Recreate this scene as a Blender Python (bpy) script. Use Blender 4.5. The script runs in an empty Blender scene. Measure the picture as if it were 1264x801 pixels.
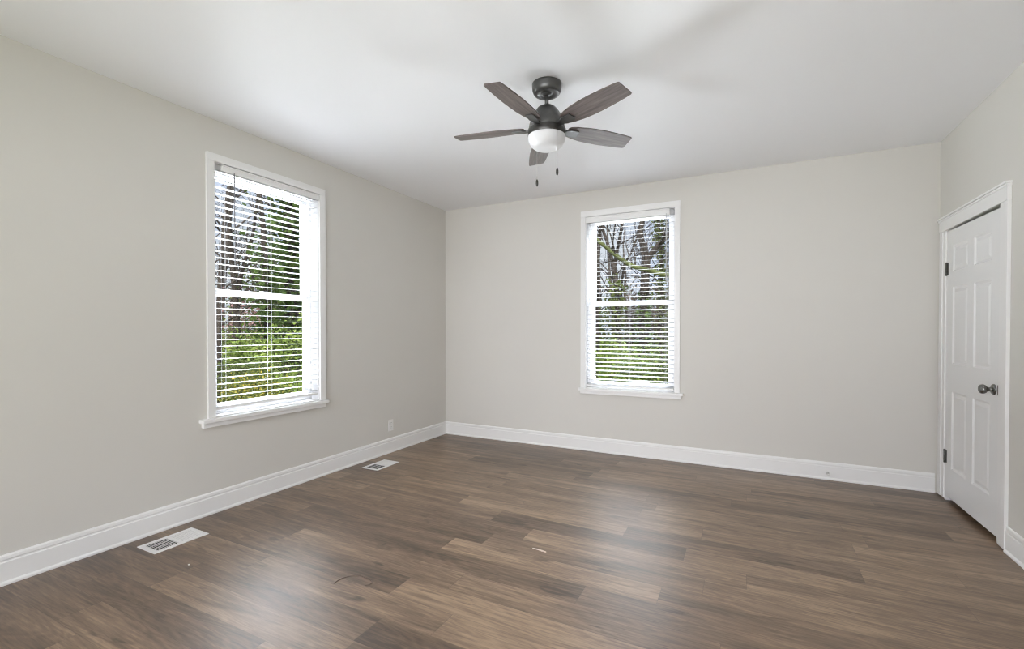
import bpy, bmesh, math, random
from mathutils import Vector, Matrix

# ------------------------------------------------------------------ camera, light, exposure
PI = math.pi
S = bpy.context.scene
C = S.collection
FPX, YAW, PITCH, SHIFT_PX = 573.94, 0.46742, -0.01065, 13.16
CAM = Vector((3.3152, -4.7487, 1.2737))
_f = Vector((-math.sin(YAW) * math.cos(PITCH), math.cos(YAW) * math.cos(PITCH), math.sin(PITCH)))
_r = Vector((math.cos(YAW), math.sin(YAW), 0))
_u = _r.cross(_f)
cam_d = bpy.data.cameras.new('camera')
cam = bpy.data.objects.new('camera', cam_d)
C.objects.link(cam)
cam.matrix_world = Matrix(((_r.x, _u.x, -_f.x, CAM.x), (_r.y, _u.y, -_f.y, CAM.y), (_r.z, _u.z, -_f.z, CAM.z), (0, 0, 0, 1)))
cam_d.sensor_width = 36
cam_d.lens = FPX / 1264 * 36
cam_d.shift_y = SHIFT_PX / 1264
cam_d.clip_start = 0.02
cam_d.clip_end = 300
S.camera = cam

S.view_settings.view_transform = 'Standard'
S.view_settings.look = 'None'
S.view_settings.exposure = 0.47
S.view_settings.gamma = 1
S.view_settings.use_curve_mapping = False
S.cycles.use_denoising = True
S.cycles.max_bounces = 12
S.cycles.diffuse_bounces = 8
S.cycles.transparent_max_bounces = 24
S.cycles.caustics_reflective = False
S.cycles.caustics_refractive = False
S.cycles.sample_clamp_indirect = 6
S.cycles.filter_width = 1.2

W, H = 4.658, 2.74          # room width, height
REAR = -5.45

world = bpy.data.worlds.new('sky')
S.world = world
world.use_nodes = True
wn = world.node_tree
bg = wn.nodes['Background']
SKY_LOW, SKY_HIGH = 0.62, 7.0
tc = wn.nodes.new('ShaderNodeTexCoord')
nz = wn.nodes.new('ShaderNodeTexNoise')
nz.inputs['Scale'].default_value = 3.0
nz.inputs['Detail'].default_value = 5
cr = wn.nodes.new('ShaderNodeValToRGB')
cr.color_ramp.elements[0].position = 0.40
cr.color_ramp.elements[0].color = (0.62, 0.72, 1.0, 1)
cr.color_ramp.elements[1].position = 0.62
cr.color_ramp.elements[1].color = (0.86, 0.90, 1.0, 1)
wn.links.new(tc.outputs['Generated'], nz.inputs['Vector'])
wn.links.new(nz.outputs['Fac'], cr.inputs[0])
wn.links.new(cr.outputs[0], bg.inputs[0])
# a hazy sky, several times brighter overhead than near the horizon
sz = wn.nodes.new('ShaderNodeSeparateXYZ')
mr = wn.nodes.new('ShaderNodeMapRange')
mr.interpolation_type = 'SMOOTHSTEP'
for i, v in enumerate((0.22, 0.80, SKY_LOW, SKY_HIGH)): mr.inputs[i + 1].default_value = v
wn.links.new(tc.outputs['Generated'], sz.inputs[0])
wn.links.new(sz.outputs['Z'], mr.inputs[0])
wn.links.new(mr.outputs[0], bg.inputs[1])


def lamp(name, typ, loc, direction, energy, size=None, color=(1, 1, 1)):
    d = bpy.data.lights.new(name, typ)
    d.energy = energy
    d.color = color
    if typ == 'AREA':
        d.shape = 'RECTANGLE'
        d.size, d.size_y = size
    o = bpy.data.objects.new(name, d)
    C.objects.link(o)
    o.location = loc
    o.rotation_euler = Vector(direction).to_track_quat('-Z', 'Y').to_euler()
    return o, d


_, sun = lamp('sun', 'SUN', (8, -20, 20), (-0.42, 0.75, -0.85), 8.5, color=(1.0, 0.95, 0.85))
sun.angle = math.radians(2)
# added fill lamp behind the camera, shining in through the added rear opening
_, rear = lamp('rear_fill', 'AREA', (2.6, -8.0, 1.4), (-.05, 1, 0.05), 172, (5.5, 2.6), (0.97, 0.975, 1.02))
# added area lamps standing in for sky above each window and ground bounce below
_, sk1 = lamp('left_sky_fill', 'AREA', (-2.6, -2.345, 4.6), (2.6, 0, -2.9), 1000, (2.5, 2.5), (0.95, 0.97, 1.04))
_, sk2 = lamp('back_sky_fill', 'AREA', (3.6, 2.3, 5.8), (-1.36, -2.3, -4.3), 1000, (2.0, 2.0), (0.96, 0.975, 1.03))
rear.spread = math.radians(140)
sk1.spread = sk2.spread = math.radians(80)
lamp('left_bounce_fill', 'AREA', (-1.45, -2.345, -0.05), (0.72, 0, 0.70), 1080, (2.2, 2.2), (0.95, 0.97, 1.04))
lamp('back_bounce_fill', 'AREA', (2.24, 1.4, -0.05), (0, -0.72, 0.70), 640, (2.0, 2.0), (0.96, 0.975, 1.03))

random.seed(7)
RND = random.Random(11)


# ------------------------------------------------------------------ helpers
def ray(px, py):
    return _f + _r * ((px - 632) / FPX) + _u * ((400.5 + SHIFT_PX - py) / FPX)


def at(px, py, axis, val):
    d = ray(px, py)
    return CAM + d * ((val - CAM[axis]) / d[axis])


def tag(o, label=None, cat=None, group=None, kind=None):
    if label: o['label'] = label
    if cat: o['category'] = cat
    if group: o['group'] = group
    if kind: o['kind'] = kind
    return o


def empty(name, loc=(0, 0, 0), rz=0.0):
    o = bpy.data.objects.new(name, None)
    o.empty_display_size = 0.1
    C.objects.link(o)
    o.location = loc
    o.rotation_euler = (0, 0, rz)
    return o


def mesh_obj(name, me, mat, parent=None, smooth=False):
    if mat: me.materials.append(mat)
    if smooth:
        for p in me.polygons: p.use_smooth = True
    o = bpy.data.objects.new(name, me)
    C.objects.link(o)
    if parent: o.parent = parent
    return o


class MB:
    """collects shapes into one mesh"""
    def __init__(self):
        self.v, self.f, self.sm = [], [], []

    def add(self, vs, fs, smooth=False, mat=None):
        b = len(self.v)
        self.v += [(mat @ Vector(q)) if mat else Vector(q) for q in vs]
        for q in fs:
            self.f.append([b + i for i in q]); self.sm.append(smooth)
        return self

    def box(self, lo, hi, bevel=0.0, mat=None):
        x0, y0, z0 = [min(a, b) for a, b in zip(lo, hi)]
        x1, y1, z1 = [max(a, b) for a, b in zip(lo, hi)]
        if bevel <= 0:
            vs = [(x0, y0, z0), (x1, y0, z0), (x1, y1, z0), (x0, y1, z0), (x0, y0, z1), (x1, y0, z1), (x1, y1, z1), (x0, y1, z1)]
            fs = [(0, 3, 2, 1), (4, 5, 6, 7), (0, 1, 5, 4), (1, 2, 6, 5), (2, 3, 7, 6), (3, 0, 4, 7)]
            return self.add(vs, fs, False, mat)
        bm = bmesh.new()
        bmesh.ops.create_cube(bm, size=1)
        for v in bm.verts:
            v.co = Vector((x0 + (v.co.x + .5) * (x1 - x0), y0 + (v.co.y + .5) * (y1 - y0), z0 + (v.co.z + .5) * (z1 - z0)))
        bmesh.ops.bevel(bm, geom=list(bm.edges), offset=min(bevel, .45 * min(x1 - x0, y1 - y0, z1 - z0)), segments=2, affect='EDGES', profile=0.7)
        bm.verts.index_update()
        self.add([v.co.copy() for v in bm.verts], [[v.index for v in q.verts] for q in bm.faces], False, mat)
        bm.free()
        return self

    def lathe(self, prof, n=48, mat=None, cap=True, smooth=True):
        vs, fs = [], []
        m = len(prof)
        for r, z in prof:
            for k in range(n):
                a = 2 * PI * k / n
                vs.append((r * math.cos(a), r * math.sin(a), z))
        for i in range(m - 1):
            for k in range(n):
                k2 = (k + 1) % n
                fs.append((i * n + k, i * n + k2, (i + 1) * n + k2, (i + 1) * n + k))
        self.add(vs, fs, smooth, mat)
        if cap:
            b = len(self.v) - len(vs)
            self.f.append([b + k for k in reversed(range(n))]); self.sm.append(False)
            self.f.append([b + (m - 1) * n + k for k in range(n)]); self.sm.append(False)
        return self

    def tube(self, pts, rad, n=6, cap=True):
        pts = [Vector(p) for p in pts]
        if not hasattr(rad, '__len__'): rad = [rad] * len(pts)
        vs, fs = [], []
        nrm = None
        for i, p in enumerate(pts):
            t = (pts[min(i + 1, len(pts) - 1)] - pts[max(i - 1, 0)])
            t = t.normalized() if t.length > 1e-9 else Vector((0, 0, 1))
            if nrm is None:
                a = Vector((0, 0, 1)) if abs(t.z) < .9 else Vector((1, 0, 0))
                nrm = t.cross(a).normalized()
            else:
                nrm = (nrm - t * nrm.dot(t))
                nrm = nrm.normalized() if nrm.length > 1e-6 else t.orthogonal().normalized()
            bt = t.cross(nrm)
            for k in range(n):
                a = 2 * PI * k / n
                vs.append(p + (nrm * math.cos(a) + bt * math.sin(a)) * rad[i])
        for i in range(len(pts) - 1):
            for k in range(n):
                k2 = (k + 1) % n
                fs.append((i * n + k, i * n + k2, (i + 1) * n + k2, (i + 1) * n + k))
        self.add(vs, fs, True)
        if cap:
            b = len(self.v) - len(vs)
            self.f.append([b + k for k in reversed(range(n))]); self.sm.append(False)
            self.f.append([b + (len(pts) - 1) * n + k for k in range(n)]); self.sm.append(False)
        return self

    def extrude(self, prof, p0, p1, out):
        """profile (depth along out, height z) run from p0 to p1"""
        p0, p1, out = Vector(p0), Vector(p1), Vector(out)
        n = len(prof)
        vs = [p + out * d + Vector((0, 0, z)) for p in (p0, p1) for d, z in prof]
        fs = [(i, (i + 1) % n, n + (i + 1) % n, n + i) for i in range(n)] + [tuple(reversed(range(n))), tuple(range(n, 2 * n))]
        return self.add(vs, fs)

    def build(self, name, mat, parent=None):
        me = bpy.data.meshes.new(name)
        me.from_pydata([tuple(q) for q in self.v], [], self.f)
        me.polygons.foreach_set('use_smooth', self.sm)
        me.update()
        bm = bmesh.new(); bm.from_mesh(me)
        bmesh.ops.recalc_face_normals(bm, faces=bm.faces)
        bm.to_mesh(me); bm.free()
        return mesh_obj(name, me, mat, parent)


def N(nt, typ, **kw):
    n = nt.nodes.new(typ)
    for k, v in kw.items():
        if hasattr(n, k): setattr(n, k, v)
        else: n.inputs[k].default_value = v
    return n


def mat(name, col, rough=.5, metal=0.0, bump=None, vary=None, spec=.5):
    """principled; bump=(scale, strength), vary=(scale, amount) gives a slight procedural mottling"""
    m = bpy.data.materials.new(name); m.use_nodes = True
    nt = m.node_tree; b = nt.nodes['Principled BSDF']
    b.inputs['Base Color'].default_value = (*col, 1)
    b.inputs['Roughness'].default_value = rough
    b.inputs['Metallic'].default_value = metal
    b.inputs['Specular IOR Level'].default_value = spec
    t = N(nt, 'ShaderNodeTexCoord')
    if bump:
        n = N(nt, 'ShaderNodeTexNoise', Scale=bump[0], Detail=3.0)
        q = N(nt, 'ShaderNodeBump', Strength=bump[1], Distance=.002)
        nt.links.new(t.outputs['Object'], n.inputs['Vector'])
        nt.links.new(n.outputs['Fac'], q.inputs['Height'])
        nt.links.new(q.outputs['Normal'], b.inputs['Normal'])
    if vary:
        n = N(nt, 'ShaderNodeTexNoise', Scale=vary[0], Detail=4.0)
        r = N(nt, 'ShaderNodeValToRGB')
        a = vary[1]
        r.color_ramp.elements[0].position = .3; r.color_ramp.elements[1].position = .7
        r.color_ramp.elements[0].color = (*[c * (1 - a) for c in col], 1)
        r.color_ramp.elements[1].color = (*[min(1, c * (1 + a)) for c in col], 1)
        nt.links.new(t.outputs['Object'], n.inputs['Vector'])
        nt.links.new(n.outputs['Fac'], r.inputs[0])
        nt.links.new(r.outputs[0], b.inputs['Base Color'])
    return m


M = {}
M['wall'] = mat('wall_paint', (.635, .618, .578), .62, bump=(180, .12), vary=(1.2, .012), spec=.3)
M['ceiling'] = mat('ceiling_paint', (.865, .87, .895), .5, bump=(120, .1), spec=.5)
M['trim'] = mat('trim_paint', (.80, .795, .785), .38, bump=(60, .03))
M['door'] = mat('door_paint', (.78, .78, .775), .36, bump=(70, .04))
M['vinyl'] = mat('white_vinyl', (.76, .76, .77), .35)
M['slat'] = mat('white_slat', (.47, .47, .48), .45)
M['cord'] = mat('white_cord', (.62, .62, .66), .7)
M['wand'] = mat('grey_wand', (.16, .16, .18), .3)
M['plate'] = mat('white_plate', (.78, .775, .76), .35)
M['dark'] = mat('shade_black', (.012, .012, .012), .8)  # near-black that paints in the shade of gaps, duct and slots
M['bronze'] = mat('aged_bronze', (.065, .063, .059), .33, .75, vary=(30, .15))
M['gun'] = mat('dark_gunmetal', (.095, .095, .093), .36, .6, vary=(30, .12))
M['nickel'] = mat('dark_nickel', (.20, .20, .19), .25, .9)
M['hinge'] = mat('dull_hinge_metal', (.12, .118, .11), .4, .7, vary=(90, .3))
M['vent'] = mat('white_enamel', (.80, .79, .79), .35)
M['siding'] = mat('outer_siding', (.55, .55, .53), .7, vary=(2, .05))
M['chain'] = mat('pull_chain', (.45, .43, .40), .35, .8)
M['steel'] = mat('bright_steel', (.55, .54, .52), .3, .9)
M['rubber'] = mat('white_rubber', (.75, .75, .74), .6)
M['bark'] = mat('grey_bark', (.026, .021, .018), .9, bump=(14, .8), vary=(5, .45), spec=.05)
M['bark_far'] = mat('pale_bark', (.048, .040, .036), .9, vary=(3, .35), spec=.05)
M['moss'] = mat('mossy_bark', (.040, .044, .017), .95, bump=(18, .8), vary=(4, .5), spec=.05)
M['wire'] = mat('bent_wire', (.16, .12, .10), .45, .4)
M['chip'] = mat('wood_chip', (.66, .56, .48), .6, vary=(80, .2))
M['speck'] = mat('plaster_crumb', (.75, .73, .70), .8)

# glass globe: frosted white
m = bpy.data.materials.new('frosted_glass'); m.use_nodes = True
b = m.node_tree.nodes['Principled BSDF']
b.inputs['Base Color'].default_value = (.66, .66, .675, 1); b.inputs['Roughness'].default_value = .45
b.inputs['Subsurface Weight'].default_value = .35; b.inputs['Subsurface Radius'].default_value = (.03, .03, .03)
M['globe'] = m
# clear window glass
m = bpy.data.materials.new('clear_glass'); m.use_nodes = True
nt = m.node_tree; nt.nodes.remove(nt.nodes['Principled BSDF'])
tr = N(nt, 'ShaderNodeBsdfTransparent'); gl = N(nt, 'ShaderNodeBsdfGlossy', Roughness=.03)
tr.inputs[0].default_value = (.95, .97, .96, 1)
fr = N(nt, 'ShaderNodeFresnel', IOR=1.12); mx = N(nt, 'ShaderNodeMixShader')
nt.links.new(fr.outputs[0], mx.inputs[0]); nt.links.new(tr.outputs[0], mx.inputs[1]); nt.links.new(gl.outputs[0], mx.inputs[2])
nt.links.new(mx.outputs[0], nt.nodes['Material Output'].inputs[0])
M['glass'] = m


def wood_blade():
    m = bpy.data.materials.new('grey_walnut_blade'); m.use_nodes = True
    nt = m.node_tree; b = nt.nodes['Principled BSDF']
    t = N(nt, 'ShaderNodeTexCoord'); mp = N(nt, 'ShaderNodeMapping'); mp.inputs['Scale'].default_value = (3.5, 55, 20)
    n = N(nt, 'ShaderNodeTexNoise', Scale=1.0, Detail=6.0, Roughness=.65)
    r = N(nt, 'ShaderNodeValToRGB')
    e = r.color_ramp.elements
    e[0].position = .30; e[0].color = (.050, .038, .034, 1)
    e[1].position = .72; e[1].color = (.175, .143, .133, 1)
    nt.links.new(t.outputs['Object'], mp.inputs[0]); nt.links.new(mp.outputs[0], n.inputs['Vector'])
    nt.links.new(n.outputs['Fac'], r.inputs[0]); nt.links.new(r.outputs[0], b.inputs['Base Color'])
    b.inputs['Roughness'].default_value = .42
    return m


M['blade'] = wood_blade()


def leaf_mat(name, a, b2, scale=1.6, trans=.35, pos=(.36, .64)):
    m = bpy.data.materials.new(name); m.use_nodes = True
    nt = m.node_tree; b = nt.nodes['Principled BSDF']
    t = N(nt, 'ShaderNodeTexCoord'); n = N(nt, 'ShaderNodeTexNoise', Scale=scale, Detail=6.0, Roughness=.7)
    r = N(nt, 'ShaderNodeValToRGB'); e = r.color_ramp.elements
    e[0].position = pos[0]; e[0].color = (*a, 1); e[1].position = pos[1]; e[1].color = (*b2, 1)
    nt.links.new(t.outputs['Object'], n.inputs['Vector']); nt.links.new(n.outputs['Fac'], r.inputs[0])
    nt.links.new(r.outputs[0], b.inputs['Base Color'])
    b.inputs['Roughness'].default_value = .7
    b.inputs['Specular IOR Level'].default_value = .08
    tl = N(nt, 'ShaderNodeBsdfTranslucent'); mx = N(nt, 'ShaderNodeMixShader')
    mx.inputs[0].default_value = trans
    nt.links.new(r.outputs[0], tl.inputs[0])
    nt.links.new(b.outputs[0], mx.inputs[1]); nt.links.new(tl.outputs[0], mx.inputs[2])
    nt.links.new(mx.outputs[0], nt.nodes['Material Output'].inputs[0])
    return m


M['leaf'] = leaf_mat('fresh_leaf', (0.0450, 0.0765, 0.0112), (0.1890, 0.2250, 0.0585))
M['leaf_dark'] = leaf_mat('ivy_leaf', (0.0120, 0.0218, 0.0065), (0.0710, 0.1037, 0.0246))
M['leaf_mid'] = leaf_mat('understory_leaf', (0.0240, 0.0328, 0.0096), (0.1136, 0.1310, 0.0437))
M['leaf_yellow'] = leaf_mat('yellow_leaf', (0.0450, 0.0585, 0.0158), (0.3150, 0.2250, 0.0315), 14, .3, (.50, .66))
M['leaf_pink'] = leaf_mat('pink_bloom', (0.1260, 0.0585, 0.0585), (0.2250, 0.1350, 0.1260))
M['brush'] = leaf_mat('dry_brush', (0.0270, 0.0190, 0.0134), (0.0918, 0.0702, 0.0540))

# outdoor ground: grass with leaf litter
m = bpy.data.materials.new('grass_and_litter'); m.use_nodes = True
nt = m.node_tree; b = nt.nodes['Principled BSDF']
t = N(nt, 'ShaderNodeTexCoord')
n1 = N(nt, 'ShaderNodeTexNoise', Scale=.35, Detail=8.0, Roughness=.75); n2 = N(nt, 'ShaderNodeTexNoise', Scale=7.0, Detail=4.0, Roughness=.7)
ad = N(nt, 'ShaderNodeMath', operation='ADD'); ml = N(nt, 'ShaderNodeMath', operation='MULTIPLY'); ml.inputs[1].default_value = .5
r = N(nt, 'ShaderNodeValToRGB'); e = r.color_ramp.elements
e[0].position = .38; e[0].color = (0.055, 0.042, 0.025, 1); e[1].position = .62; e[1].color = (0.126, 0.160, 0.042, 1)
q = e.new(.5); q.color = (0.067, 0.084, 0.021, 1)
for n in (n1, n2): nt.links.new(t.outputs['Object'], n.inputs['Vector'])
nt.links.new(n1.outputs['Fac'], ad.inputs[0]); nt.links.new(n2.outputs['Fac'], ad.inputs[1])
nt.links.new(ad.outputs[0], ml.inputs[0]); nt.links.new(ml.outputs[0], r.inputs[0]); nt.links.new(r.outputs[0], b.inputs['Base Color'])
b.inputs['Roughness'].default_value = .95; b.inputs['Specular IOR Level'].default_value = .05
M['ground'] = m


def plank_mat():
    """vinyl planks: per-plank tone and seed, grain stretched along the plank, thin dark joints"""
    m = bpy.data.materials.new('vinyl_plank'); m.use_nodes = True
    nt = m.node_tree; L = nt.links.new; b = nt.nodes['Principled BSDF']
    uv = N(nt, 'ShaderNodeUVMap'); uv.uv_map = 'plank'
    tone = N(nt, 'ShaderNodeAttribute', attribute_name='tone'); seed = N(nt, 'ShaderNodeAttribute', attribute_name='seed')
    sx = N(nt, 'ShaderNodeSeparateXYZ'); L(uv.outputs[0], sx.inputs[0])
    cmb = N(nt, 'ShaderNodeCombineXYZ'); L(sx.outputs[0], cmb.inputs[0]); L(sx.outputs[1], cmb.inputs[1]); L(seed.outputs['Fac'], cmb.inputs[2])

    def noise(scale, sc, detail=5, rough=.6, dist=0.0):
        mp = N(nt, 'ShaderNodeMapping'); mp.inputs['Scale'].default_value = sc
        L(cmb.outputs[0], mp.inputs[0])
        n = N(nt, 'ShaderNodeTexNoise', Scale=scale, Detail=float(detail), Roughness=rough, Distortion=dist)
        L(mp.outputs[0], n.inputs['Vector'])
        return n.outputs['Fac']

    def math_(op, a, b_, clamp=False):
        n = N(nt, 'ShaderNodeMath', operation=op); n.use_clamp = clamp
        for i, q in enumerate((a, b_)):
            if isinstance(q, (int, float)): n.inputs[i].default_value = q
            else: L(q, n.inputs[i])
        return n.outputs[0]
    streak = noise(1.0, (1.3, 13, 7), 4, .55, .6)          # broad streaks
    fine = noise(1.0, (5, 95, 7), 6, .7, .3)               # fine grain
    # cathedral figure: rings of a distorted stretched field
    fld = noise(1.0, (1.1, 7.5, 3), 2, .45, .4)
    ring = math_('SINE', math_('MULTIPLY', fld, 95), 0)
    knot = noise(1.0, (3.5, 15, 9), 2, .5, .8)
    kn = math_('MULTIPLY', math_('SUBTRACT', knot, .66, True), 3.0)
    v = math_('ADD', tone.outputs['Fac'], math_('MULTIPLY', math_('SUBTRACT', streak, .5), 1.05))
    v = math_('ADD', v, math_('MULTIPLY', math_('SUBTRACT', fine, .5), 1.0))
    v = math_('ADD', v, math_('MULTIPLY', ring, .05))
    fleck = noise(1.0, (16, 210, 5), 3, .6, .2)
    v = math_('SUBTRACT', v, math_('MULTIPLY', math_('SUBTRACT', fleck, .60, True), 1.6))
    v = math_('SUBTRACT', v, kn)
    cr = N(nt, 'ShaderNodeValToRGB'); e = cr.color_ramp.elements
    e[0].position = 0.0; e[0].color = (0.057, 0.035, 0.021, 1)
    e[1].position = 1.0; e[1].color = (0.341, 0.232, 0.148, 1)
    for p_, c_ in ((.30, (0.119, 0.075, 0.047, 1)), (.60, (0.192, 0.126, 0.080, 1))):
        q = e.new(p_); q.color = c_
    v = math_('ADD', math_('MULTIPLY', math_('SUBTRACT', v, .47), 1.3), .47)
    L(v, cr.inputs[0])
    # joints
    jv = math_('MINIMUM', sx.outputs[1], math_('SUBTRACT', .164, sx.outputs[1]))
    pl = N(nt, 'ShaderNodeAttribute', attribute_name='plen')
    ju = math_('MINIMUM', sx.outputs[0], math_('SUBTRACT', pl.outputs['Fac'], sx.outputs[0]))
    j = math_('MULTIPLY', math_('MINIMUM', jv, ju), 600, True)
    mx = N(nt, 'ShaderNodeMix', data_type='RGBA'); mx.inputs[6].default_value = (.045, .033, .026, 1)
    L(math_('ADD', math_('MULTIPLY', j, .6), .4, True), mx.inputs[0]); L(cr.outputs[0], mx.inputs[7]); L(mx.outputs[2], b.inputs['Base Color'])
    # worn, slightly scuffed semi-matt finish
    tcx = N(nt, 'ShaderNodeTexCoord'); sc = N(nt, 'ShaderNodeTexNoise', Scale=2.4, Detail=6.0, Roughness=.7); L(tcx.outputs['Object'], sc.inputs['Vector'])
    ro = math_('ADD', math_('MULTIPLY', sc.outputs['Fac'], .16), math_('MULTIPLY', fine, .12))
    L(math_('ADD', ro, .24), b.inputs['Roughness'])
    bp = N(nt, 'ShaderNodeBump', Strength=.16, Distance=.002)
    L(math_('ADD', math_('MULTIPLY', fine, .6), j), bp.inputs['Height']); L(bp.outputs['Normal'], b.inputs['Normal'])
    b.inputs['Specular IOR Level'].default_value = .8
    return m


M['plank'] = plank_mat()

# ------------------------------------------------------------------ room shell
# window openings (inside the casings)
LY0, LY1, LZ0, LZ1 = -2.79, -1.90, .665, 2.445        # left wall
BX0, BX1, BZ0, BZ1 = 1.793, 2.690, .665, 2.465        # back wall
DY0, DY1, DZ1 = -1.000, -0.150, 2.04                  # door opening, right wall
TH = .16


def wall_with_hole(name, axis, a0, a1, inner, outer, hole, m):
    """a wall slab running along a (x or y) from a0 to a1 with one rectangular opening"""
    mb = MB()
    h0, h1, z0, z1 = hole
    rects = [(a0, h0, -.05, H + .1), (h1, a1, -.05, H + .1), (h0, h1, z1, H + .1)]
    if z0 > -.05: rects.append((h0, h1, -.05, z0))
    for p, q, u, v in rects:
        if axis == 'y': mb.box((inner, p, u), (outer, q, v))
        else: mb.box((p, inner, u), (q, outer, v))
    o = mb.build(name, m)
    return tag(o, kind='structure')


wall_with_hole('wall_left', 'y', REAR, 0, 0, -TH, (LY0, LY1, LZ0 - .01, LZ1 + .01), M['wall'])
wall_with_hole('wall_back', 'x', -TH, W + TH, 0, TH, (BX0, BX1, BZ0 - .01, BZ1 + .01), M['wall'])
wall_with_hole('wall_right', 'y', REAR, 0, W, W + TH, (DY0, DY1, -.05, DZ1), M['wall'])
wall_with_hole('wall_rear', 'x', -TH, W + TH, REAR, REAR - TH, (.6, 4.0, .02, 2.35), M['wall'])  # wide opening added to let the rear fill light in
mb = MB(); mb.box((-TH, REAR - TH - 2.6, H), (W + TH, TH, H + .18))  # slab runs on past the rear wall, added to keep the sun out
tag(mb.build('ceiling', M['ceiling']), kind='structure')

# floor: one face per plank, planks run along x
PW, PL = .164, 1.22
known = {13: 3.13, 14: 1.726, 12: 2.10, 0: 3.83, 7: 3.96, 20: .67}
tones = {(14, 0): .30, (14, 1): .64, (13, 1): .62, (13, 0): .48, (12, 1): .60, (12, 0): .40, (15, 1): .36, (0, 0): .5, (0, 1): .32, (20, 1): .58, (20, 0): .38}
vs, fs, uvs, att = [], [], [], []
prng = random.Random(5)
row = -2
while True:
    y1 = -.234 - row * PW + PW
    y0 = y1 - PW
    if y1 < REAR - .05: break
    end = known.get(row, prng.uniform(0, PL))
    start = end - PL * math.ceil((end + .2) / PL)
    x = start
    while x < W + .2:
        base = len(vs)
        vs += [(x, y0, 0), (x + PL, y0, 0), (x + PL, y1, 0), (x, y1, 0)]
        fs.append((base, base + 1, base + 2, base + 3))
        uvs += [(0, 0), (PL, 0), (PL, PW), (0, PW)]
        side = 0 if x + PL / 2 < end else 1
        tn = prng.choice([.34, .40, .44, .47, .5, .53, .57, .62]) + prng.uniform(-.04, .04)
        if abs(x + PL - end) < .01 and (row, 0) in tones: tn = tones[(row, 0)]
        if abs(x - end) < .01 and (row, 1) in tones: tn = tones[(row, 1)]
        att.append((tn, prng.uniform(0, 50)))
        x += PL
    row += 1
me = bpy.data.meshes.new('floor')
me.from_pydata(vs, [], fs)
ul = me.uv_layers.new(name='plank')
for i, q in enumerate(uvs): ul.data[i].uv = q
for nm, idx in (('tone', 0), ('seed', 1)):
    a = me.attributes.new(nm, 'FLOAT', 'FACE')
    for i, q in enumerate(att): a.data[i].value = q[idx]
a = me.attributes.new('plen', 'FLOAT', 'FACE')
for i in range(len(att)): a.data[i].value = PL
# trim to the room and give it thickness
bm = bmesh.new(); bm.from_mesh(me)
for co, no in (((-TH, 0, 0), (-1, 0, 0)), ((W + TH, 0, 0), (1, 0, 0)), ((0, .02, 0), (0, 1, 0)), ((0, REAR - TH, 0), (0, -1, 0))):
    bmesh.ops.bisect_plane(bm, geom=list(bm.verts) + list(bm.edges) + list(bm.faces), plane_co=co, plane_no=no, clear_outer=True)
bm.to_mesh(me); bm.free()
tag(mesh_obj('floor', me, M['plank']), kind='structure')

# baseboards
prof = [(0, 0), (.020, 0), (.020, .010), (.013, .020), (.013, .112), (.010, .117), (.010, .123), (.012, .128), (.010, .142), (.004, .150), (0, .150)]
mb = MB(); mb.extrude(prof, (0, REAR, 0), (0, 0, 0), (1, 0, 0)); tag(mb.build('baseboard_left', M['trim']), kind='structure')
mb = MB(); mb.extrude(prof, (0, 0, 0), (W - .02, 0, 0), (0, -1, 0)); tag(mb.build('baseboard_back', M['trim']), kind='structure')
mb = MB(); mb.extrude(prof, (W, -1.101, 0), (W, REAR, 0), (-1, 0, 0)); tag(mb.build('baseboard_right', M['trim']), kind='structure')


# ------------------------------------------------------------------ windows and blinds
def make_window(name, place, w, z0, z1, stool_l, stool_r, lcas, rcas, top):
    """built in a local frame: u along the wall from the opening's first edge, d out of the room, z up"""
    root = empty(name); root.matrix_world = place
    tag(root, kind='structure')

    def B(mb, u0, u1, d0, d1, za, zb, bv=0): mb.box((u0, d0, za), (u1, d1, zb), bv)
    c = MB()
    B(c, -lcas, 0, -.018, 0, z0, z1 - .0005, .002); B(c, w, w + rcas, -.018, 0, z0, z1 - .0005, .002); B(c, -lcas, w + rcas, -.018, 0, z1, top, .002)
    B(c, .0, w, -.0200, -.001, z1 + .004, z1 + .012, .002)
    c.build('casing', M['trim'], root)
    s = MB(); B(s, stool_l, stool_r, -.055, .02, z0 - .026, z0, .006); s.build('stool', M['trim'], root)
    s = MB(); B(s, stool_l + .014, stool_r - .014, -.034, 0, z0 - .060, z0 - .026, .006); s.build('apron', M['trim'], root)
    j = MB()
    B(j, -.01, .006, -.001, TH, z0, z1); B(j, w - .006, w + .01, -.001, TH, z0, z1); B(j, -.01, w + .01, -.001, TH, z1 - .006, z1 + .01); B(j, -.01, w + .01, -.001, TH, z0 - .01, z0 + .006)
    # vinyl frame tracks
    for a, b in ((.006, .026), (w - .026, w - .006)): B(j, a, b, .085, .15, z0, z1)
    B(j, .006, w - .006, .085, .15, z1 - .026, z1); B(j, .006, w - .006, .085, .15, z0 + .004, z0 + .022)
    j.build('jamb', M['vinyl'], root)
    mid = 1.548
    for nm, za, zb, d in (('lower_sash', z0 + .022, mid + .020, .092), ('upper_sash', mid - .020, z1 - .026, .122)):
        f = MB(); st = .046; a0, a1 = .026, w - .026
        B(f, a0, a0 + st, d, d + .028, za, zb, .004); B(f, a1 - st, a1, d, d + .028, za, zb, .004)
        B(f, a0 + st - .004, a1 - st + .004, d + .001, d + .027, zb - .040, zb, .004); B(f, a0 + st - .004, a1 - st + .004, d + .001, d + .027, za, za + .046, .004)
        if nm == 'lower_sash':
            B(f, w * .5 - .03, w * .5 + .03, d + .002, d + .022, zb, zb + .012, .003)      # sash lock
        so = f.build(nm, M['vinyl'], root)
        g = MB(); B(g, a0 + st - .002, a1 - st + .002, d + .012, d + .016, za + .04, zb - .036)
        g.build('pane', M['glass'], so)
    return root


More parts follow.
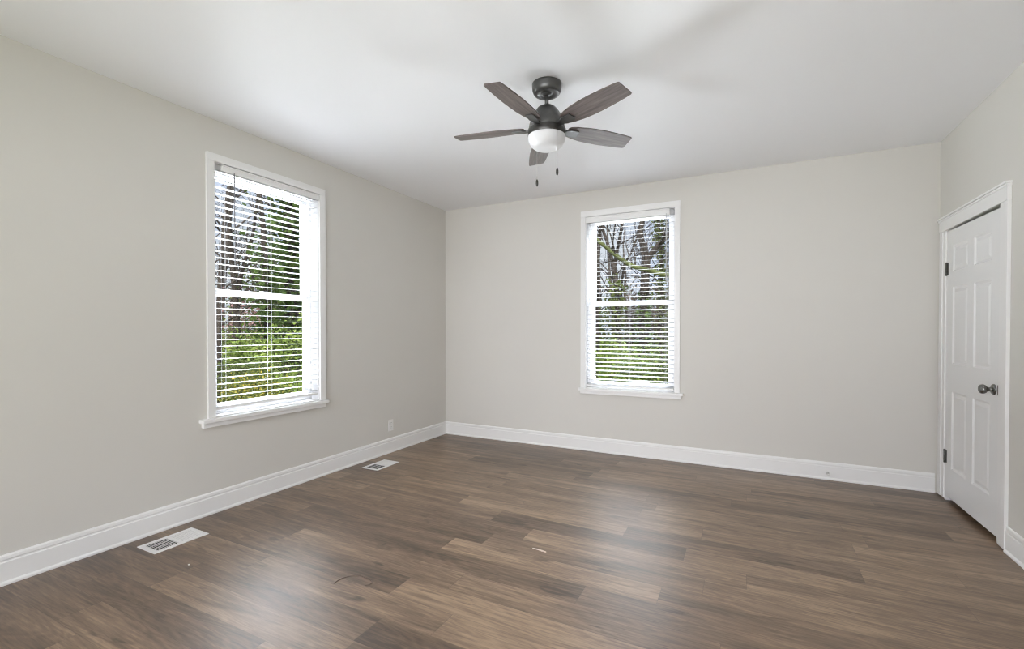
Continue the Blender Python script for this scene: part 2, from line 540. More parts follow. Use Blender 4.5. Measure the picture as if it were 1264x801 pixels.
def make_blind(name, place, w, z0, z1, val, wand_u, label, ladders, vtop, vbot, tilt_deg):
    root = empty(name); root.matrix_world = place
    tag(root, label, 'blind', 'white slatted window blinds')
    v = MB()
    v.box((val[0], -.016, vbot), (val[1], -.004, vtop), .003)
    v.box((val[0], -.020, vtop - .010), (val[1], -.004, vtop + .000), .003)
    v.box((val[0], -.019, vbot), (val[1], -.004, vbot + .008), .003)
    v.box((val[0], -.006, vbot + .003), (val[0] + .008, .050, vtop - .004), .002)
    v.box((val[1] - .008, -.006, vbot + .003), (val[1], .050, vtop - .004), .002)
    v.build('valance', M['trim'], root)
    h = MB(); h.box((.012, .004, vbot + .006), (w - .012, .056, z1 - .010), .002); h.build('headrail', M['slat'], root)
    s = MB()
    pitch, depth = .0450, .048
    zt = vbot - .018
    n = int((zt - (z0 + .050)) / pitch) + 1
    tilt = math.radians(tilt_deg)
    for k in range(n):
        z = zt - k * pitch
        vsl = []
        K = 5
        for i in range(K + 1):
            t = i / K - .5
            cz = .0007 * (1 - (2 * t) ** 2)
            dd = .030 + t * depth * math.cos(tilt); zz = z + cz + t * depth * math.sin(tilt)
            vsl.append((dd, zz))
        loop = [(d, q + .0006) for d, q in vsl] + [(d, q - .0006) for d, q in reversed(vsl)]
        m_ = len(loop)
        vs = [(u, d, q) for u in (.010, w - .010) for d, q in loop]
        fs = [(i, (i + 1) % m_, m_ + (i + 1) % m_, m_ + i) for i in range(m_)] + [tuple(range(m_)), tuple(range(m_, 2 * m_))]
        s.add(vs, fs)
    s.build('slats', M['slat'], root)
    br = MB(); zb = max(z0 + .030, zt - (n - 1) * pitch - .030)
    br.box((.010, .004, zb - .010), (w - .010, .056, zb + .008), .004)
    br.build('bottom_rail', M['trim'], root)
    for u in ladders:
        l = MB()
        for d in (.004, .056): l.tube([(u, d, zt + .02), (u, d, zb)], .0006, 5)
        l.tube([(u + .012, .030, zt + .02), (u + .012, .030, zb)], .0005, 5)
        l.build('ladder_cord', M['cord'], root)
    wd = MB(); wd.tube([(wand_u, -.024, vbot + .012), (wand_u, -.024, vbot - .01), (wand_u + .001, -.026, vbot - .655)], [.0028, .0038, .0038], 8)
    wd.tube([(wand_u, .006, vbot + .014), (wand_u, -.024, vbot + .012)], .002, 6)
    wd.build('tilt_wand', M['wand'] if name == 'window_blind' and wand_u < .5 else M['slat'], root)
    return root


# left window: u runs along +y from LY0, d runs along -x
PLACE_L = Matrix(((0, -1, 0, 0), (1, 0, 0, LY0), (0, 0, 1, 0), (0, 0, 0, 1)))
# back window: u runs along +x from BX0, d runs along +y
PLACE_B = Matrix(((1, 0, 0, BX0), (0, 1, 0, 0), (0, 0, 1, 0), (0, 0, 0, 1)))
LWID, BWID = LY1 - LY0, BX1 - BX0
make_window('window_1', PLACE_L, LWID, LZ0, LZ1, -.105, LWID + .062, .052, .060, 2.500)
make_window('window_2', PLACE_B, BWID, BZ0, BZ1, -.066, BWID + .084, .052, .049, 2.525)
make_blind('window_blind', PLACE_L, LWID, LZ0, LZ1, (.056, LWID - .004), .135,
           'white slatted blind in the left wall window with a dark tilt wand', (.085, .445, LWID - .09), LZ1 - .006, 2.392, 1.0)
make_blind('window_blind', PLACE_B, BWID, BZ0, BZ1, (.004, BWID - .050), .82,
           'white slatted blind in the back wall window facing the mossy branch', (.085, .45, BWID - .09), BZ1 - .006, 2.398, 9.5)


# ------------------------------------------------------------------ door on the right wall
door = empty('door_1', (W, 0, 0)); tag(door, kind='structure')


def dbox(mb, y0, y1, x0, x1, z0, z1, bv=0): mb.box((x0, y0, z0), (x1, y1, z1), bv)


c = MB()
for yi, yo in ((-.996, -1.100), (-.154, -.050)):
    s = 1 if yo > yi else -1
    dbox(c, yi, yi + s * .050, -.012, 0, 0.012, 2.0185, .003)
    dbox(c, yi + s * .046, yo, -.018, 0, 0.012, 2.0185, .003)
dbox(c, -1.100, -.050, -.0205, 0, 2.019, 2.118, .003)
c.build('casing', M['trim'], door)
c = MB(); dbox(c, -1.112, -.038, -.032, 0, 2.113, 2.126, .003); dbox(c, -1.106, -.044, -.026, 0, 2.098, 2.1125, .004); c.build('head_moulding', M['trim'], door)
c = MB(); dbox(c, -1.002, -.982, -.004, TH, 0, DZ1 - .008); dbox(c, -.168, -.148, -.004, TH, 0, DZ1 - .008); dbox(c, -1.002, -.148, -.004, TH, 2.0285, DZ1 + .02)
c.build('jamb', M['trim'], door)
# black sheet that paints in the shade beyond the door gaps
c = MB(); dbox(c, -1.0, -.15, .06, .07, 0, 2.02); c.build('gap_shade', M['dark'], door)
# six-panel slab, local v = distance from the hinge edge toward the knob
SW, SZ0, SZ1 = .808, .038, 2.010
xs = [0, .105, .362, .455, .705, SW]
xs = [0, .105, .360, .456, .703, SW]
zs = [SZ0, .255, .826, 1.028, 1.588, 1.702, 1.890, SZ1]


def slab_y(v): return -.170 - v


def sag(v, z): return z - (.011 * v / SW if z > 1.95 else 0)


mb = MB()
FX = -.004
for i in range(5):
    for k in range(7):
        a0, a1, b0, b1 = xs[i], xs[i + 1], zs[k], zs[k + 1]
        if i in (1, 3) and k in (1, 3, 5):
            rings = [(0, 0), (.010, .007), (.018, .0085), (.040, .0025)]
            prev = None
            vs, fs = [], []
            for off, dep in rings:
                base = len(vs)
                vs += [(FX + dep, slab_y(a), z) for a, z in ((a0 + off, b0 + off), (a1 - off, b0 + off), (a1 - off, b1 - off), (a0 + off, b1 - off))]
                if prev is not None:
                    for q in range(4): fs.append((prev + q, prev + (q + 1) % 4, base + (q + 1) % 4, base + q))
                prev = base
            fs.append((prev, prev + 1, prev + 2, prev + 3))
            mb.add(vs, fs)
        else:
            mb.add([(FX, slab_y(a), sag(a, z)) for a, z in ((a0, b0), (a1, b0), (a1, b1), (a0, b1))], [(0, 1, 2, 3)])
x1 = FX + .035
e0, e1 = slab_y(0), slab_y(SW)
mb.add([(FX, e0, SZ0), (FX, e1, SZ0), (FX, e1, SZ1 - .011), (FX, e0, SZ1), (x1, e0, SZ0), (x1, e1, SZ0), (x1, e1, SZ1 - .011), (x1, e0, SZ1)],
       [(4, 5, 6, 7), (0, 1, 5, 4), (1, 2, 6, 5), (2, 3, 7, 6), (3, 0, 4, 7)])
slab = mb.build('door_slab', M['door'], door)
for z in (1.73, .33):
    h = MB()
    h.box((FX - .0025, -.170, z - .045), (FX + .002, -.196, z + .045)); h.box((FX - .0025, -.144, z - .045), (FX + .002, -.168, z + .045))
    hm = Matrix.Translation((FX - .006, -.168, z))
    h.lathe([(.0066, -.046), (.0066, -.016), (.0060, -.0155), (.0066, -.015), (.0066, .015), (.0060, .0155), (.0066, .016), (.0066, .046)], 14, hm)
    h.lathe([(.004, -.051), (.0075, -.0485), (.0066, -.045)], 12, hm); h.lathe([(.0066, .045), (.0075, .0485), (.004, .051)], 12, hm)
    h.build('hinge', M['hinge'], door)
kz, ky = .915, -.925
RX = Matrix.Translation((FX, ky, kz)) @ Matrix.Rotation(-PI / 2, 4, 'Y')
k = MB()
k.lathe([(.033, 0), (.033, .004), (.029, .009), (.016, .012), (.0125, .016), (.0120, .028), (.015, .033), (.024, .038), (.0285, .047), (.0290, .054), (.0265, .062), (.019, .068), (.008, .0705), (.001, .071)], 36, RX)
k.build('door_knob', M['nickel'], slab)
l = MB(); l.box((FX - .0015, slab_y(SW) + .010, kz - .030), (FX + .03, slab_y(SW) - .0012, kz + .030), .001); l.build('latch_plate', M['hinge'], slab)


# ------------------------------------------------------------------ ceiling fan
fan = empty('ceiling_fan', (2.244, -2.166, H))
tag(fan, 'dark five-blade ceiling fan with grey wood blades and a frosted bowl light', 'fan')
c = MB(); c.lathe([(.088, -.001), (.088, -.012), (.0862, -.038), (.081, -.050), (.074, -.060), (.071, -.0615), (.046, -.0615), (.043, -.058), (.036, -.055), (.030, -.058), (.024, -.066), (.0115, -.071)], 48)
c.build('canopy', M['gun'], fan)
c = MB(); c.lathe([(.0115, -.06), (.0115, -.135)], 20); c.lathe([(.0115, -.118), (.014, -.120), (.014, -.132), (.020, -.138)], 24); c.build('downrod', M['gun'], fan)
c = MB(); c.lathe([(.022, -.136), (.046, -.138), (.054, -.143), (.068, -.160), (.083, -.183), (.096, -.212), (.104, -.240), (.108, -.262), (.106, -.268), (.085, -.270)], 56)
c.build('motor_housing', M['gun'], fan)
c = MB(); c.lathe([(.085, -.268), (.110, -.270), (.1135, -.274), (.1135, -.308), (.111, -.312), (.100, -.313)], 56); c.build('light_ring', M['bronze'], fan)
g = MB(); pr = [(.1115, -.309)]
for i in range(0, 15):
    a = i / 14 * PI / 2
    pr.append((.1115 * max(math.cos(a), .004) ** .60, -.314 - .076 * math.sin(a) ** 1.05))
g.lathe(pr, 56); g.build('glass_bowl', M['globe'], fan)
c = MB(); c.lathe([(.004, -.396), (.007, -.399), (.006, -.404), (.002, -.407)], 16)
BZ = -.262


def blade_outline():
    r0, r1 = .135, .574
    top = []
    pts = [(r0, .030), (r0 + .012, .041), (r0 + .05, .052), (r0 + .11, .0625), (r0 + .17, .0665), (r0 + .24, .0675), (r0 + .32, .064), (r0 + .39, .059), (r1 - .010, .0545), (r1 - .002, .050)]
    up = [(x, y) for x, y in pts]
    dn = [(x, -y) for x, y in reversed(pts)]
    dn = [(x - (.004 if x > .5 else 0), y) for x, y in dn]
    return up + dn


ol = blade_outline()
for k in range(5):
    ang = math.radians(-24.0 + 72 * k)
    rot = Matrix.Rotation(math.radians(-1.3), 4, Vector((_r.x, _r.y, 0))) @ Matrix.Rotation(ang, 4, 'Z') @ Matrix.Translation((0, 0, BZ)) @ Matrix.Rotation(math.radians(-12), 4, 'X')
    mb = MB(); n = len(ol)
    vs = [(x, y, .0035) for x, y in ol] + [(x, y, -.0035) for x, y in ol]
    mb.add(vs, [tuple(range(n)), tuple(reversed(range(n, 2 * n)))] + [(i, (i + 1) % n, n + (i + 1) % n, n + i) for i in range(n)])
    bo = mb.build('blade', M['blade'], fan); bo.matrix_local = rot
    br = MB()
    # bracket: neck from the motor, widening plate screwed under the blade
    o2 = [(.088, .017), (.125, .017), (.150, .030), (.206, .028), (.214, .020), (.204, -.026), (.150, -.030), (.125, -.017), (.088, -.017)]
    n = len(o2)
    zz = lambda x: -.0045 if x > .14 else -.0045
    vs = [(x, y, -.0035) for x, y in o2] + [(x, y, -.0135 if x < .16 else -.0090) for x, y in o2]
    br.add(vs, [tuple(range(n)), tuple(reversed(range(n, 2 * n)))] + [(i, (i + 1) % n, n + (i + 1) % n, n + i) for i in range(n)])
    b2 = br.build('blade_bracket', M['gun'], bo)
rt, fw = Vector((_r.x, _r.y, 0)), Vector((-math.sin(YAW), math.cos(YAW), 0))
for off in (rt * .052 - fw * .106, rt * -.052 + fw * .104):
    p = MB()
    x, y = off.x, off.y
    n = off.normalized() * .006
    p.tube([(x - n.x, y - n.y, -.296), (x, y, -.298), (x, y, -.55)], .0011, 6)
    for q in range(36): p.lathe([(.0006, -.0014), (.0015, 0), (.0006, .0014)], 6, Matrix.Translation((x, y, -.305 - q * .0068)))
    po = p.build('pull_chain', M['chain'], fan)
    f = MB(); f.lathe([(.0025, 0), (.0055, -.006), (.0075, -.016), (.0078, -.028), (.006, -.040), (.003, -.044)], 18, Matrix.Translation((x, y, -.532)))
    f.build('pull_fob', M['bronze'], po)


# ------------------------------------------------------------------ small things of the room
def floor_vent(loc, label, open_side):
    v = empty('floor_vent', loc); tag(v, label, 'floor vent', 'white floor registers along the left wall')
    w, l = .190, .300
    f = MB(); t = .0045
    bw, bl = .027, .026
    for a in ((-w / 2, -l / 2, -w / 2 + bw, l / 2), (w / 2 - bw, -l / 2, w / 2, l / 2), (-w / 2 + bw - .001, -l / 2, w / 2 - bw + .001, -l / 2 + bl), (-w / 2 + bw - .001, l / 2 - bl, w / 2 - bw + .001, l / 2), (-w / 2 + bw - .001, -.007, w / 2 - bw + .001, .007)):
        f.box((a[0], a[1], .0006), (a[2], a[3], t))
    f.build('frame', M['vent'], v)
    d = MB(); d.box((-w / 2 + .01, -l / 2 + .01, .0002), (w / 2 - .01, l / 2 - .01, .0008)); d.build('duct_shade', M['dark'], v)  # flat black sheet, the duct's shade put into its colour
    for s in (-1, 1):
        q = MB()
        ya, yb = (.007, l / 2 - bl) if s > 0 else (-l / 2 + bl, -.007)
        nb = 11
        for i in range(nb):
            y = ya + (i + .5) * (yb - ya) / nb
            tl = math.radians(38) * s
            hw = .0043
            q.add([(-w / 2 + bw, y + sx * hw * math.cos(tl) - sz * .0004, .0024 + sx * hw * math.sin(tl) * .4 + sz * .0005) for sx in (-1, 1) for sz in (-1, 1)] +
                  [(w / 2 - bw, y + sx * hw * math.cos(tl) - sz * .0004, .0024 + sx * hw * math.sin(tl) * .4 + sz * .0005) for sx in (-1, 1) for sz in (-1, 1)],
                  [(0, 1, 3, 2), (4, 6, 7, 5), (0, 4, 5, 1), (2, 3, 7, 6), (0, 2, 6, 4), (1, 5, 7, 3)])
        for xx in (-.022, .022): q.box((xx - .0015, ya, .0022), (xx + .0015, yb, .0038))
        q.build('louvers', M['vent'], v)
    return v


floor_vent((.225, -3.168, 0), 'white floor vent below the left wall window, nearer to the camera', 1)
floor_vent((.238, -1.397, 0), 'white floor vent below the wall outlet, near the far room corner', -1)

o = empty('wall_outlet', (0, -.995, .282)); tag(o, 'white duplex wall outlet on the left wall near the room corner', 'outlet')
p = MB(); p.box((0, -.036, -.058), (.006, .036, .058), .003); p.build('cover_plate', M['plate'], o)
for z in (.021, -.021):
    r = MB(); r.lathe([(.0165, 0), (.0165, .003), (.0155, .0038)], 24, Matrix.Translation((.005, 0, z)) @ Matrix.Rotation(PI / 2, 4, 'Y')); ro = r.build('receptacle', M['plate'], o)
    sl = MB(); sl.box((.0086, -.0075, z + .001), (.0092, -.0055, z + .010)); sl.box((.0086, .0055, z + .002), (.0092, .0075, z + .009)); sl.box((.0086, -.002, z - .010), (.0092, .002, z - .006)); sl.build('slots', M['dark'], ro)
sc = MB(); sc.lathe([(.0035, 0), (.003, .0012)], 12, Matrix.Translation((.006, 0, 0)) @ Matrix.Rotation(PI / 2, 4, 'Y')); sc.build('screw', M['steel'], o)

ds = empty('door_stop', (3.935, -.013, .058)); tag(ds, 'small spring door stop screwed to the back wall baseboard', 'door stop')
RY = Matrix.Rotation(PI / 2, 4, 'X')
p = MB(); p.lathe([(.012, 0), (.012, .003), (.007, .006)], 20, RY); p.build('base', M['steel'], ds)
sp = [(.0055 * math.cos(a * .9), -.006 - .0009 * a, .0055 * math.sin(a * .9)) for a in range(0, 62)]
p = MB(); p.tube(sp, .0011, 5); p.build('spring', M['steel'], ds)
p = MB(); p.lathe([(.0075, .060), (.009, .063), (.009, .072), (.006, .075)], 18, RY); p.build('tip', M['rubber'], ds)

wp = [at(q[0], q[1], 2, 0.002) for q in ((412, 720.2), (416, 717.0), (422, 713.6), (430, 711.0), (438, 710.2), (446, 710.6), (452, 713.2), (457, 715.8), (459.6, 717.6), (459.4, 719.4), (456, 721.3), (451, 722.4))]
p = MB(); p.tube([(q.x, q.y, .0016) for q in wp], .0017, 6)
tag(p.build('bent_wire', M['wire']), 'thin bent brown wire scrap curled on the wood floor', 'wire')
a_, b_ = at(657.5, 677.3, 2, 0), at(674, 682.0, 2, 0)
p = MB()
dv = (b_ - a_); mid_ = (a_ + b_) / 2
p.tube([a_ + Vector((0, 0, .003)), a_ + dv * .35 + Vector((0, .001, .005)), a_ + dv * .7 + Vector((0, -.001, .0045)), b_ + Vector((0, 0, .0035))], [.0022, .0034, .0042, .0030], 7)
tag(p.build('wood_splinter', M['chip']), 'pale splinter of wood lying on a light floor plank', 'splinter')
sp_ = at(233, 697.3, 2, 0)
bm = bmesh.new(); bmesh.ops.create_icosphere(bm, subdivisions=1, radius=.0055)
rr = random.Random(3)
for v in bm.verts: v.co = Vector((v.co.x * rr.uniform(.8, 1.5), v.co.y * rr.uniform(.7, 1.2), max(-.002, v.co.z * .6)))
me = bpy.data.meshes.new('plaster_crumb'); bm.to_mesh(me); bm.free()
o = mesh_obj('plaster_crumb', me, M['speck']); o.location = (sp_.x, sp_.y, .002)
tag(o, 'tiny white plaster crumb on the dark floor beside the nearer vent', 'crumb')

# ------------------------------------------------------------------ outdoors
GZ = -.55


def gheight(x, y):
    d = max(0, max(-x, y) - 3.0)
    return GZ + .035 * d + .06 * math.sin(x * .7) * math.cos(y * .6)


vs, fs = [], []
nx = 60
for j in range(nx + 1):
    for i in range(nx + 1):
        x = -34 + 52 * i / nx; y = -14 + 48 * j / nx
        vs.append((x, y, gheight(x, y) if (x < -.5 or y > .5) else GZ))
for j in range(nx):
    for i in range(nx):
        a = j * (nx + 1) + i
        fs.append((a, a + 1, a + nx + 2, a + nx + 1))
me = bpy.data.meshes.new('ground'); me.from_pydata(vs, [], fs)
tag(mesh_obj('ground', me, M['ground'], smooth=True), kind='structure')


def grow(mb, p, d, length, r, depth, rng, twig=.0035, up=.12, kids=(3, 5)):
    seg = 5
    pts, rad = [p.copy()], [r]
    q = p.copy(); dd = d.normalized()
    for i in range(seg):
        dd = (dd + Vector((rng.uniform(-1, 1), rng.uniform(-1, 1), rng.uniform(-1, 1) + up)) * .20).normalized()
        q = q + dd * (length / seg)
        pts.append(q.copy()); rad.append(max(twig, r * (1 - .72 * (i + 1) / seg)))
    mb.tube(pts, rad, 6 if r > .03 else 4, cap=False)
    if depth <= 0: return
    for k in range(rng.randint(*kids)):
        t = rng.uniform(.3, 1.0); i = min(seg - 1, int(t * seg)); fr = t * seg - i
        s = pts[i].lerp(pts[i + 1], fr)
        base = (pts[i + 1] - pts[i]).normalized()
        side = base.orthogonal().normalized(); side.rotate(Matrix.Rotation(rng.uniform(0, 2 * PI), 3, base))
        nd = base * rng.uniform(.55, 1.0) + side * rng.uniform(.5, .95) + Vector((0, 0, .15))
        grow(mb, s, nd, length * rng.uniform(.42, .68), rad[i] * rng.uniform(.45, .65), depth - 1, rng, twig, up, kids)


def leaf_quads(mb, pts, size, rng, aspect=.55):
    for p in pts:
        a = Vector((rng.gauss(0, 1), rng.gauss(0, 1), rng.gauss(0, .6)))
        a = a.normalized() if a.length > .01 else Vector((1, 0, 0))
        b_ = a.cross(Vector((rng.gauss(0, 1), rng.gauss(0, 1), rng.gauss(0, 1))))
        b_ = b_.normalized() if b_.length > .01 else a.orthogonal().normalized()
        s = size * rng.uniform(.6, 1.4)
        mb.add([p - a * s * .5, p + b_ * s * aspect * .5, p + a * s * .5, p - b_ * s * aspect * .5], [(0, 1, 2, 3)])


def cloud(rng, c, rx, ry, rz, n, clumps=14):
    cs = []
    for _ in range(clumps):
        v = Vector((rng.gauss(0, 1), rng.gauss(0, 1), rng.gauss(0, 1))).normalized() * rng.uniform(.35, .85)
        cs.append((v, rng.uniform(.22, .42)))
    out = []
    for _ in range(n):
        cc, s = rng.choice(cs)
        v = cc + Vector((rng.gauss(0, s), rng.gauss(0, s), rng.gauss(0, s))) * .8
        out.append(Vector((c[0] + v.x * rx, c[1] + v.y * ry, c[2] + v.z * rz)))
    return out


def raw_build(mb, name, m, parent=None):
    """for leaves and twigs, no normal recalculation needed"""
    me = bpy.data.meshes.new(name)
    me.from_pydata([tuple(q) for q in mb.v], [], mb.f)
    me.polygons.foreach_set('use_smooth', mb.sm)
    me.update()
    return mesh_obj(name, me, m, parent)


def shrub(name, label, cat, x, y, rx, ry, h, n, m, size, seed, stems=6, group=None):
    rng = random.Random(seed)
    gz = gheight(x, y)
    e = empty(name, (x, y, gz)); tag(e, label, cat, group)
    lf = MB()
    pts = [p for p in cloud(rng, (0, 0, h * .52), rx, ry, h * .52, n) if p.z > .02]
    leaf_quads(lf, pts, size, rng)
    raw_build(lf, 'foliage', m, e)
    st = MB()
    for k in range(stems):
        d = Vector((rng.uniform(-.7, .7) * rx, rng.uniform(-.7, .7) * ry, h * rng.uniform(.7, 1)))
        grow(st, Vector((rng.uniform(-.1, .1), rng.uniform(-.1, .1), -.08)), d, d.length, .014, 1, rng, .003)
    raw_build(st, 'stems', M['bark'], e)
    return e


def tree(name, label, cat, lines, m, seed, leaves=None, twigs=True, group=None, depth=2, side=.9):
    """lines: list of (points, radii); the first starts at the ground. leaves: (material, size, count, zmin, zmax, spread)"""
    rng = random.Random(seed)
    base = Vector(lines[0][0][0])
    e = empty(name, base); tag(e, label, cat, group)
    tk = MB(); tw = MB()
    allp = []
    for pts, rad in lines:
        P = [Vector(p) - base for p in pts]
        # smooth the polyline
        Q, R = [], []
        for i in range(len(P) - 1):
            for s in range(4):
                t = s / 4
                p0 = P[max(i - 1, 0)]; p1 = P[i]; p2 = P[i + 1]; p3 = P[min(i + 2, len(P) - 1)]
                Q.append(.5 * ((2 * p1) + (p2 - p0) * t + (2 * p0 - 5 * p1 + 4 * p2 - p3) * t * t + (3 * p1 - p0 - 3 * p2 + p3) * t ** 3))
                R.append(rad[i] + (rad[i + 1] - rad[i]) * t)
        Q.append(P[-1]); R.append(rad[-1])
        tk.tube(Q, R, 9)
        allp += list(zip(Q, R))
        if twigs:
            for i in range(2, len(Q) - 1):
                if Q[i].z < .9 or rng.random() > .30: continue
                dr = (Q[i] - Q[i - 1]).normalized()
                sd = dr.orthogonal().normalized(); sd.rotate(Matrix.Rotation(rng.uniform(0, 2 * PI), 3, dr))
                grow(tw, Q[i], dr * .5 + sd * side + Vector((0, 0, .3)), rng.uniform(.7, 1.7), min(R[i] * .4, .022), depth, rng, .0035)
    raw_build(tk, 'trunk', m, e)
    if twigs: raw_build(tw, 'branches', M['bark'], e)
    if leaves:
        lm, size, cnt, z0, z1, spread = leaves
        lf = MB()
        cand = [(q, r) for q, r in allp if z0 <= q.z <= z1]
        pts = []
        for _ in range(cnt):
            q, r = rng.choice(cand)
            q = q + Vector((0, 0, rng.uniform(-.25, .25)))
            v = Vector((rng.gauss(0, 1), rng.gauss(0, 1), rng.gauss(0, .6)))
            pts.append(q + v.normalized() * (r + abs(rng.gauss(0, spread))))
        leaf_quads(lf, pts, size, rng, .8)
        raw_build(lf, 'foliage', lm, e)
    return e


def onB(Y, *pp): return [at(px, py, 1, Y) for px, py in pp]


def onL(X, *pp): return [at(px, py, 0, X) for px, py in pp]


def ground_pt(v): return Vector((v.x, v.y, gheight(v.x, v.y) - .05))


# --- beyond the back window
p = onB(5.6, (905, 470), (895, 390), (872, 356), (846, 346), (823, 340), (809, 336), (797, 332.5), (784, 329.5), (772, 323.5), (760, 315), (748, 305), (737, 296), (722, 284), (700, 262))
p[0] = ground_pt(p[0])
tree('leaning_tree', 'leaning tree with a long mossy limb sweeping across the back window', 'tree', [(p, [.10, .085, .07, .06, .052, .050, .050, .050, .048, .046, .042, .038, .03, .02])], M['moss'], 21, side=.8)
Y = 8.0
p = onB(Y, (795, 470), (795, 430), (795, 385), (796, 345), (797, 322)); p[0] = ground_pt(p[0])
l = onB(Y, (797, 326), (794, 306), (790.5, 288), (793, 272), (797, 250), (799, 215))
r = onB(Y, (797, 324), (805, 312), (814, 301), (824, 292), (840, 274), (856, 245))
tree('forked_tree', 'dark tree forking into a wide Y behind the mossy limb', 'tree', [(p, [.17, .14, .125, .12, .12]), (l, [.10, .085, .075, .065, .055, .04]), (r, [.09, .075, .068, .06, .05, .03])], M['bark'], 22,
     leaves=(M['leaf_dark'], .09, 520, .3, 2.6, .09))
Y = 9.0
p = onB(Y, (764, 470), (763, 420), (762, 375), (760, 348), (756.5, 324)); p[0] = ground_pt(p[0])
l = onB(Y, (756.5, 326), (751, 304), (745, 286), (740, 268), (737, 240))
r = onB(Y, (758, 330), (762, 308), (766, 288), (770, 264), (774, 235))
tree('twin_stem_tree', 'ivy-wrapped tree with two thin upright stems under the mossy limb', 'tree', [(p, [.13, .10, .085, .085, .08]), (l, [.06, .05, .045, .04, .03]), (r, [.06, .05, .045, .04, .03])], M['bark'], 23,
     leaves=(M['leaf_mid'], .10, 620, .4, 3.0, .10))
p = onB(9.5, (816, 470), (816, 400), (816.5, 350), (816, 310), (813, 280), (812, 240)); p[0] = ground_pt(p[0])
tree('ivy_tree', 'slender green ivy-covered tree beside the right arm of the forked tree', 'tree', [(p, [.09, .07, .06, .055, .045, .03])], M['bark'], 24, leaves=(M['leaf_mid'], .10, 900, .4, 5.5, .12))
p = onB(7.0, (735, 480), (736, 400), (737, 350), (739, 300), (741, 280), (744, 250)); p[0] = ground_pt(p[0])
tree('edge_tree', 'dark narrow tree against the left frame of the back window', 'tree', [(p, [.09, .065, .055, .05, .045, .03])], M['bark'], 38)
p = onB(10.0, (764, 400), (768, 344), (779, 312), (790, 284), (800, 258)); p[0] = ground_pt(p[0])
tree('young_tree', 'thin grey sapling leaning between the two ivy trees toward the fork', 'tree', [(p, [.05, .04, .035, .03, .02])], M['bark'], 26, twigs=False)

for i, (px, Y, wx, h, n, mm, sz, lab) in enumerate((
        (742, 6.2, 1.0, 1.45, 2600, 'leaf', .075, 'bright green shrub low against the left side of the back window'),
        (768, 7.2, 1.2, 1.25, 2600, 'leaf', .075, 'bright green leafy shrub at the foot of the twin stemmed tree'),
        (795, 6.4, 1.1, .95, 2200, 'leaf', .07, 'low yellow green bush before the forked tree'),
        (822, 6.6, 1.0, 1.05, 2200, 'leaf_mid', .075, 'dull green bush low against the right side of the back window'),
        (808, 10.8, 1.6, 3.1, 2600, 'brush', .10, 'brown dry thicket behind the forked tree'),
        (780, 12.0, 1.6, 3.4, 2400, 'brush', .10, 'tall dry thicket behind the twin stemmed tree'),
        (745, 11.4, 1.5, 3.0, 2200, 'leaf_mid', .11, 'tall olive bush behind the narrow dark tree'),
        (828, 12.6, 1.4, 3.2, 2200, 'leaf_mid', .11, 'tall green bush behind the slender ivy tree'))):
    v = at(px, 450, 1, Y)
    shrub('shrub', lab, 'shrub', v.x, v.y, wx, .8, h, n, M[mm], sz, 40 + i)

# --- beyond the left window
X = -9.0
p = onL(X, (362, 470), (361, 420), (360, 360), (358, 300), (357, 250), (360, 190)); p[0] = ground_pt(p[0])
tree('ivy_laden_tree', 'big tree thick with dark ivy at the right of the left window', 'tree', [(p, [.30, .24, .22, .20, .17, .12])], M['bark'], 61, leaves=(M['leaf_dark'], .17, 2600, .6, 6.5, .42))
p = onL(-8.0, (331, 470), (331, 430), (331, 395), (330, 365), (327, 320), (324, 270), (318, 215)); p[0] = ground_pt(p[0])
tree('dark_tree', 'dark straight tree in the middle of the left window', 'tree', [(p, [.13, .10, .10, .09, .08, .06, .04])], M['bark'], 62, leaves=(M['leaf_dark'], .13, 700, 1.3, 4.0, .30))
p = onL(-10.0, (293, 470), (293, 430), (292, 395), (289, 350), (284, 300), (282, 240)); p[0] = ground_pt(p[0])
l = onL(-10.0, (291, 370), (300, 330), (312, 290), (318, 240))
tree('bare_tree', 'bare forked tree behind the dark tilt wand of the left blind', 'tree', [(p, [.12, .10, .09, .08, .06, .04]), (l, [.07, .055, .045, .03])], M['bark'], 63)
p = onL(-7.0, (268, 480), (270, 420), (271, 360), (275, 300), (281, 240), (292, 190)); p[0] = ground_pt(p[0])
tree('bare_tree', 'slim bare tree against the near edge of the left window', 'tree', [(p, [.07, .055, .05, .045, .04, .03])], M['bark'], 71)
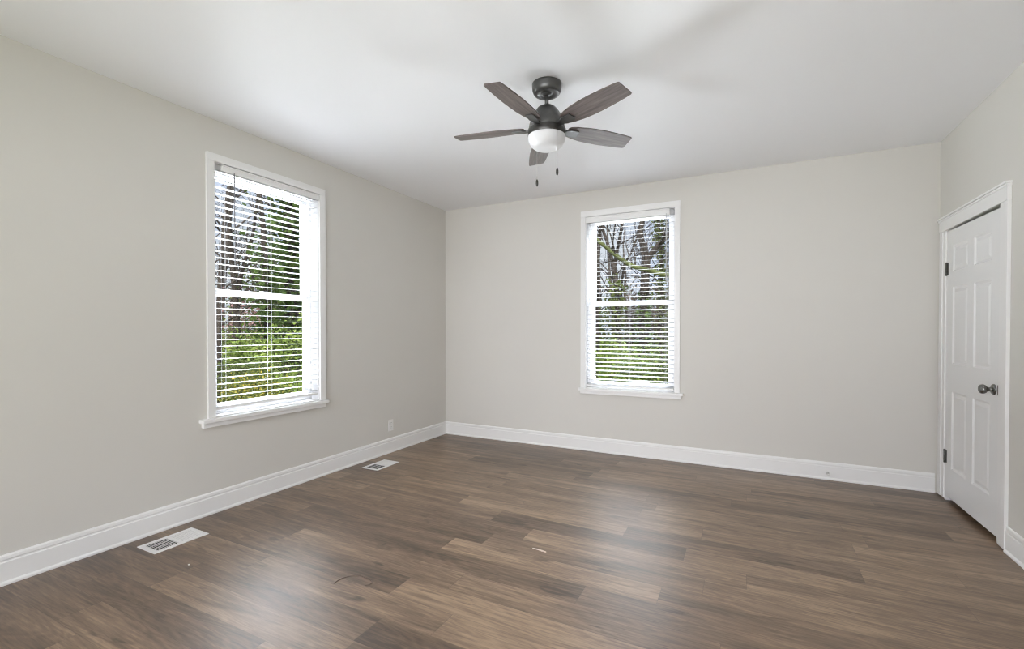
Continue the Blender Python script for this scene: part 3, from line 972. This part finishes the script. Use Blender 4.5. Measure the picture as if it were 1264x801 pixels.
for i, (px, X, ry, h, n, mm, sz, lab, cat) in enumerate((
        (276, -5.2, .75, .85, 2200, 'leaf_yellow', .06, 'yellow flecked bush in the lower corner of the left window', 'shrub'),
        (312, -5.6, .85, .80, 2200, 'leaf_yellow', .06, 'yellow flecked bush low in the middle of the left window', 'shrub'),
        (340, -6.0, .9, .85, 2300, 'leaf', .07, 'low light green bush before the ivy laden tree', 'shrub'),
        (292, -6.4, 1.0, 1.0, 2300, 'leaf_mid', .07, 'low olive bush behind the yellow flecked bushes', 'shrub'),
        (365, -7.0, 1.0, 1.9, 2600, 'leaf', .09, 'taller green bush at the foot of the ivy laden tree', 'shrub'),
        (318, -9.0, 1.1, 1.5, 2400, 'leaf', .09, 'bright green bush behind the dark straight tree', 'shrub'),
        (283, -11.0, 1.4, 1.7, 2200, 'leaf_mid', .10, 'olive bush behind the forked bare tree', 'shrub'),
        (300, -13.0, 2.0, 3.0, 2000, 'leaf_pink', .11, 'pink budding small tree far behind the forked bare tree', 'shrub'),
        (345, -14.0, 2.0, 3.9, 2600, 'leaf_mid', .13, 'tall green thicket behind the ivy laden tree', 'shrub'),
        (318, -15.0, 2.0, 4.0, 2400, 'leaf_mid', .13, 'tall thin thicket behind the pink budding tree', 'shrub'))):
    v = at(px, 450, 0, X)
    shrub('shrub', lab, cat, v.x, v.y, .8 if X > -10 else 1.4, ry, h, n, M[mm], sz, 80 + i)

# --- woods further off: bare trees, none of which can be told from the next
protos = []
for s in range(4):
    rng = random.Random(200 + s)
    mb = MB()
    hgt = rng.uniform(7, 10)
    q = Vector((0, 0, -.1)); pts, rad = [q.copy()], [rng.uniform(.09, .14)]
    for i in range(8):
        q = q + Vector((rng.uniform(-.16, .16), rng.uniform(-.16, .16), hgt / 8)); pts.append(q.copy()); rad.append(rad[0] * (1 - .8 * (i + 1) / 8))
    mb.tube(pts, rad, 7)
    for i in range(3, 8):
        for k in range(2):
            a = rng.uniform(0, 2 * PI)
            grow(mb, pts[i], Vector((math.cos(a), math.sin(a), rng.uniform(.4, 1.1))), rng.uniform(1.4, 2.4), rad[i] * .5, 2, rng, .004, kids=(2, 3))
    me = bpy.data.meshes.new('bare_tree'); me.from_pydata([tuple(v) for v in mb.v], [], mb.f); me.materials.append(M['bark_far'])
    protos.append(me)
rng = random.Random(300)
for i in range(6):
    v = at(712 + 23 * i + rng.uniform(-5, 5), 450, 1, rng.uniform(13, 24))
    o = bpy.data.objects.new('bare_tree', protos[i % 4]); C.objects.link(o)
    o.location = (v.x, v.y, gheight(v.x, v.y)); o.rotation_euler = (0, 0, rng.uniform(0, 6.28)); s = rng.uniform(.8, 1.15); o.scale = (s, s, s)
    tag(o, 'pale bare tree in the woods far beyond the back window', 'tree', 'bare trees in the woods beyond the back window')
for i in range(8):
    v = at(258 + 17 * i + rng.uniform(-5, 5), 450, 0, rng.uniform(-23, -13))
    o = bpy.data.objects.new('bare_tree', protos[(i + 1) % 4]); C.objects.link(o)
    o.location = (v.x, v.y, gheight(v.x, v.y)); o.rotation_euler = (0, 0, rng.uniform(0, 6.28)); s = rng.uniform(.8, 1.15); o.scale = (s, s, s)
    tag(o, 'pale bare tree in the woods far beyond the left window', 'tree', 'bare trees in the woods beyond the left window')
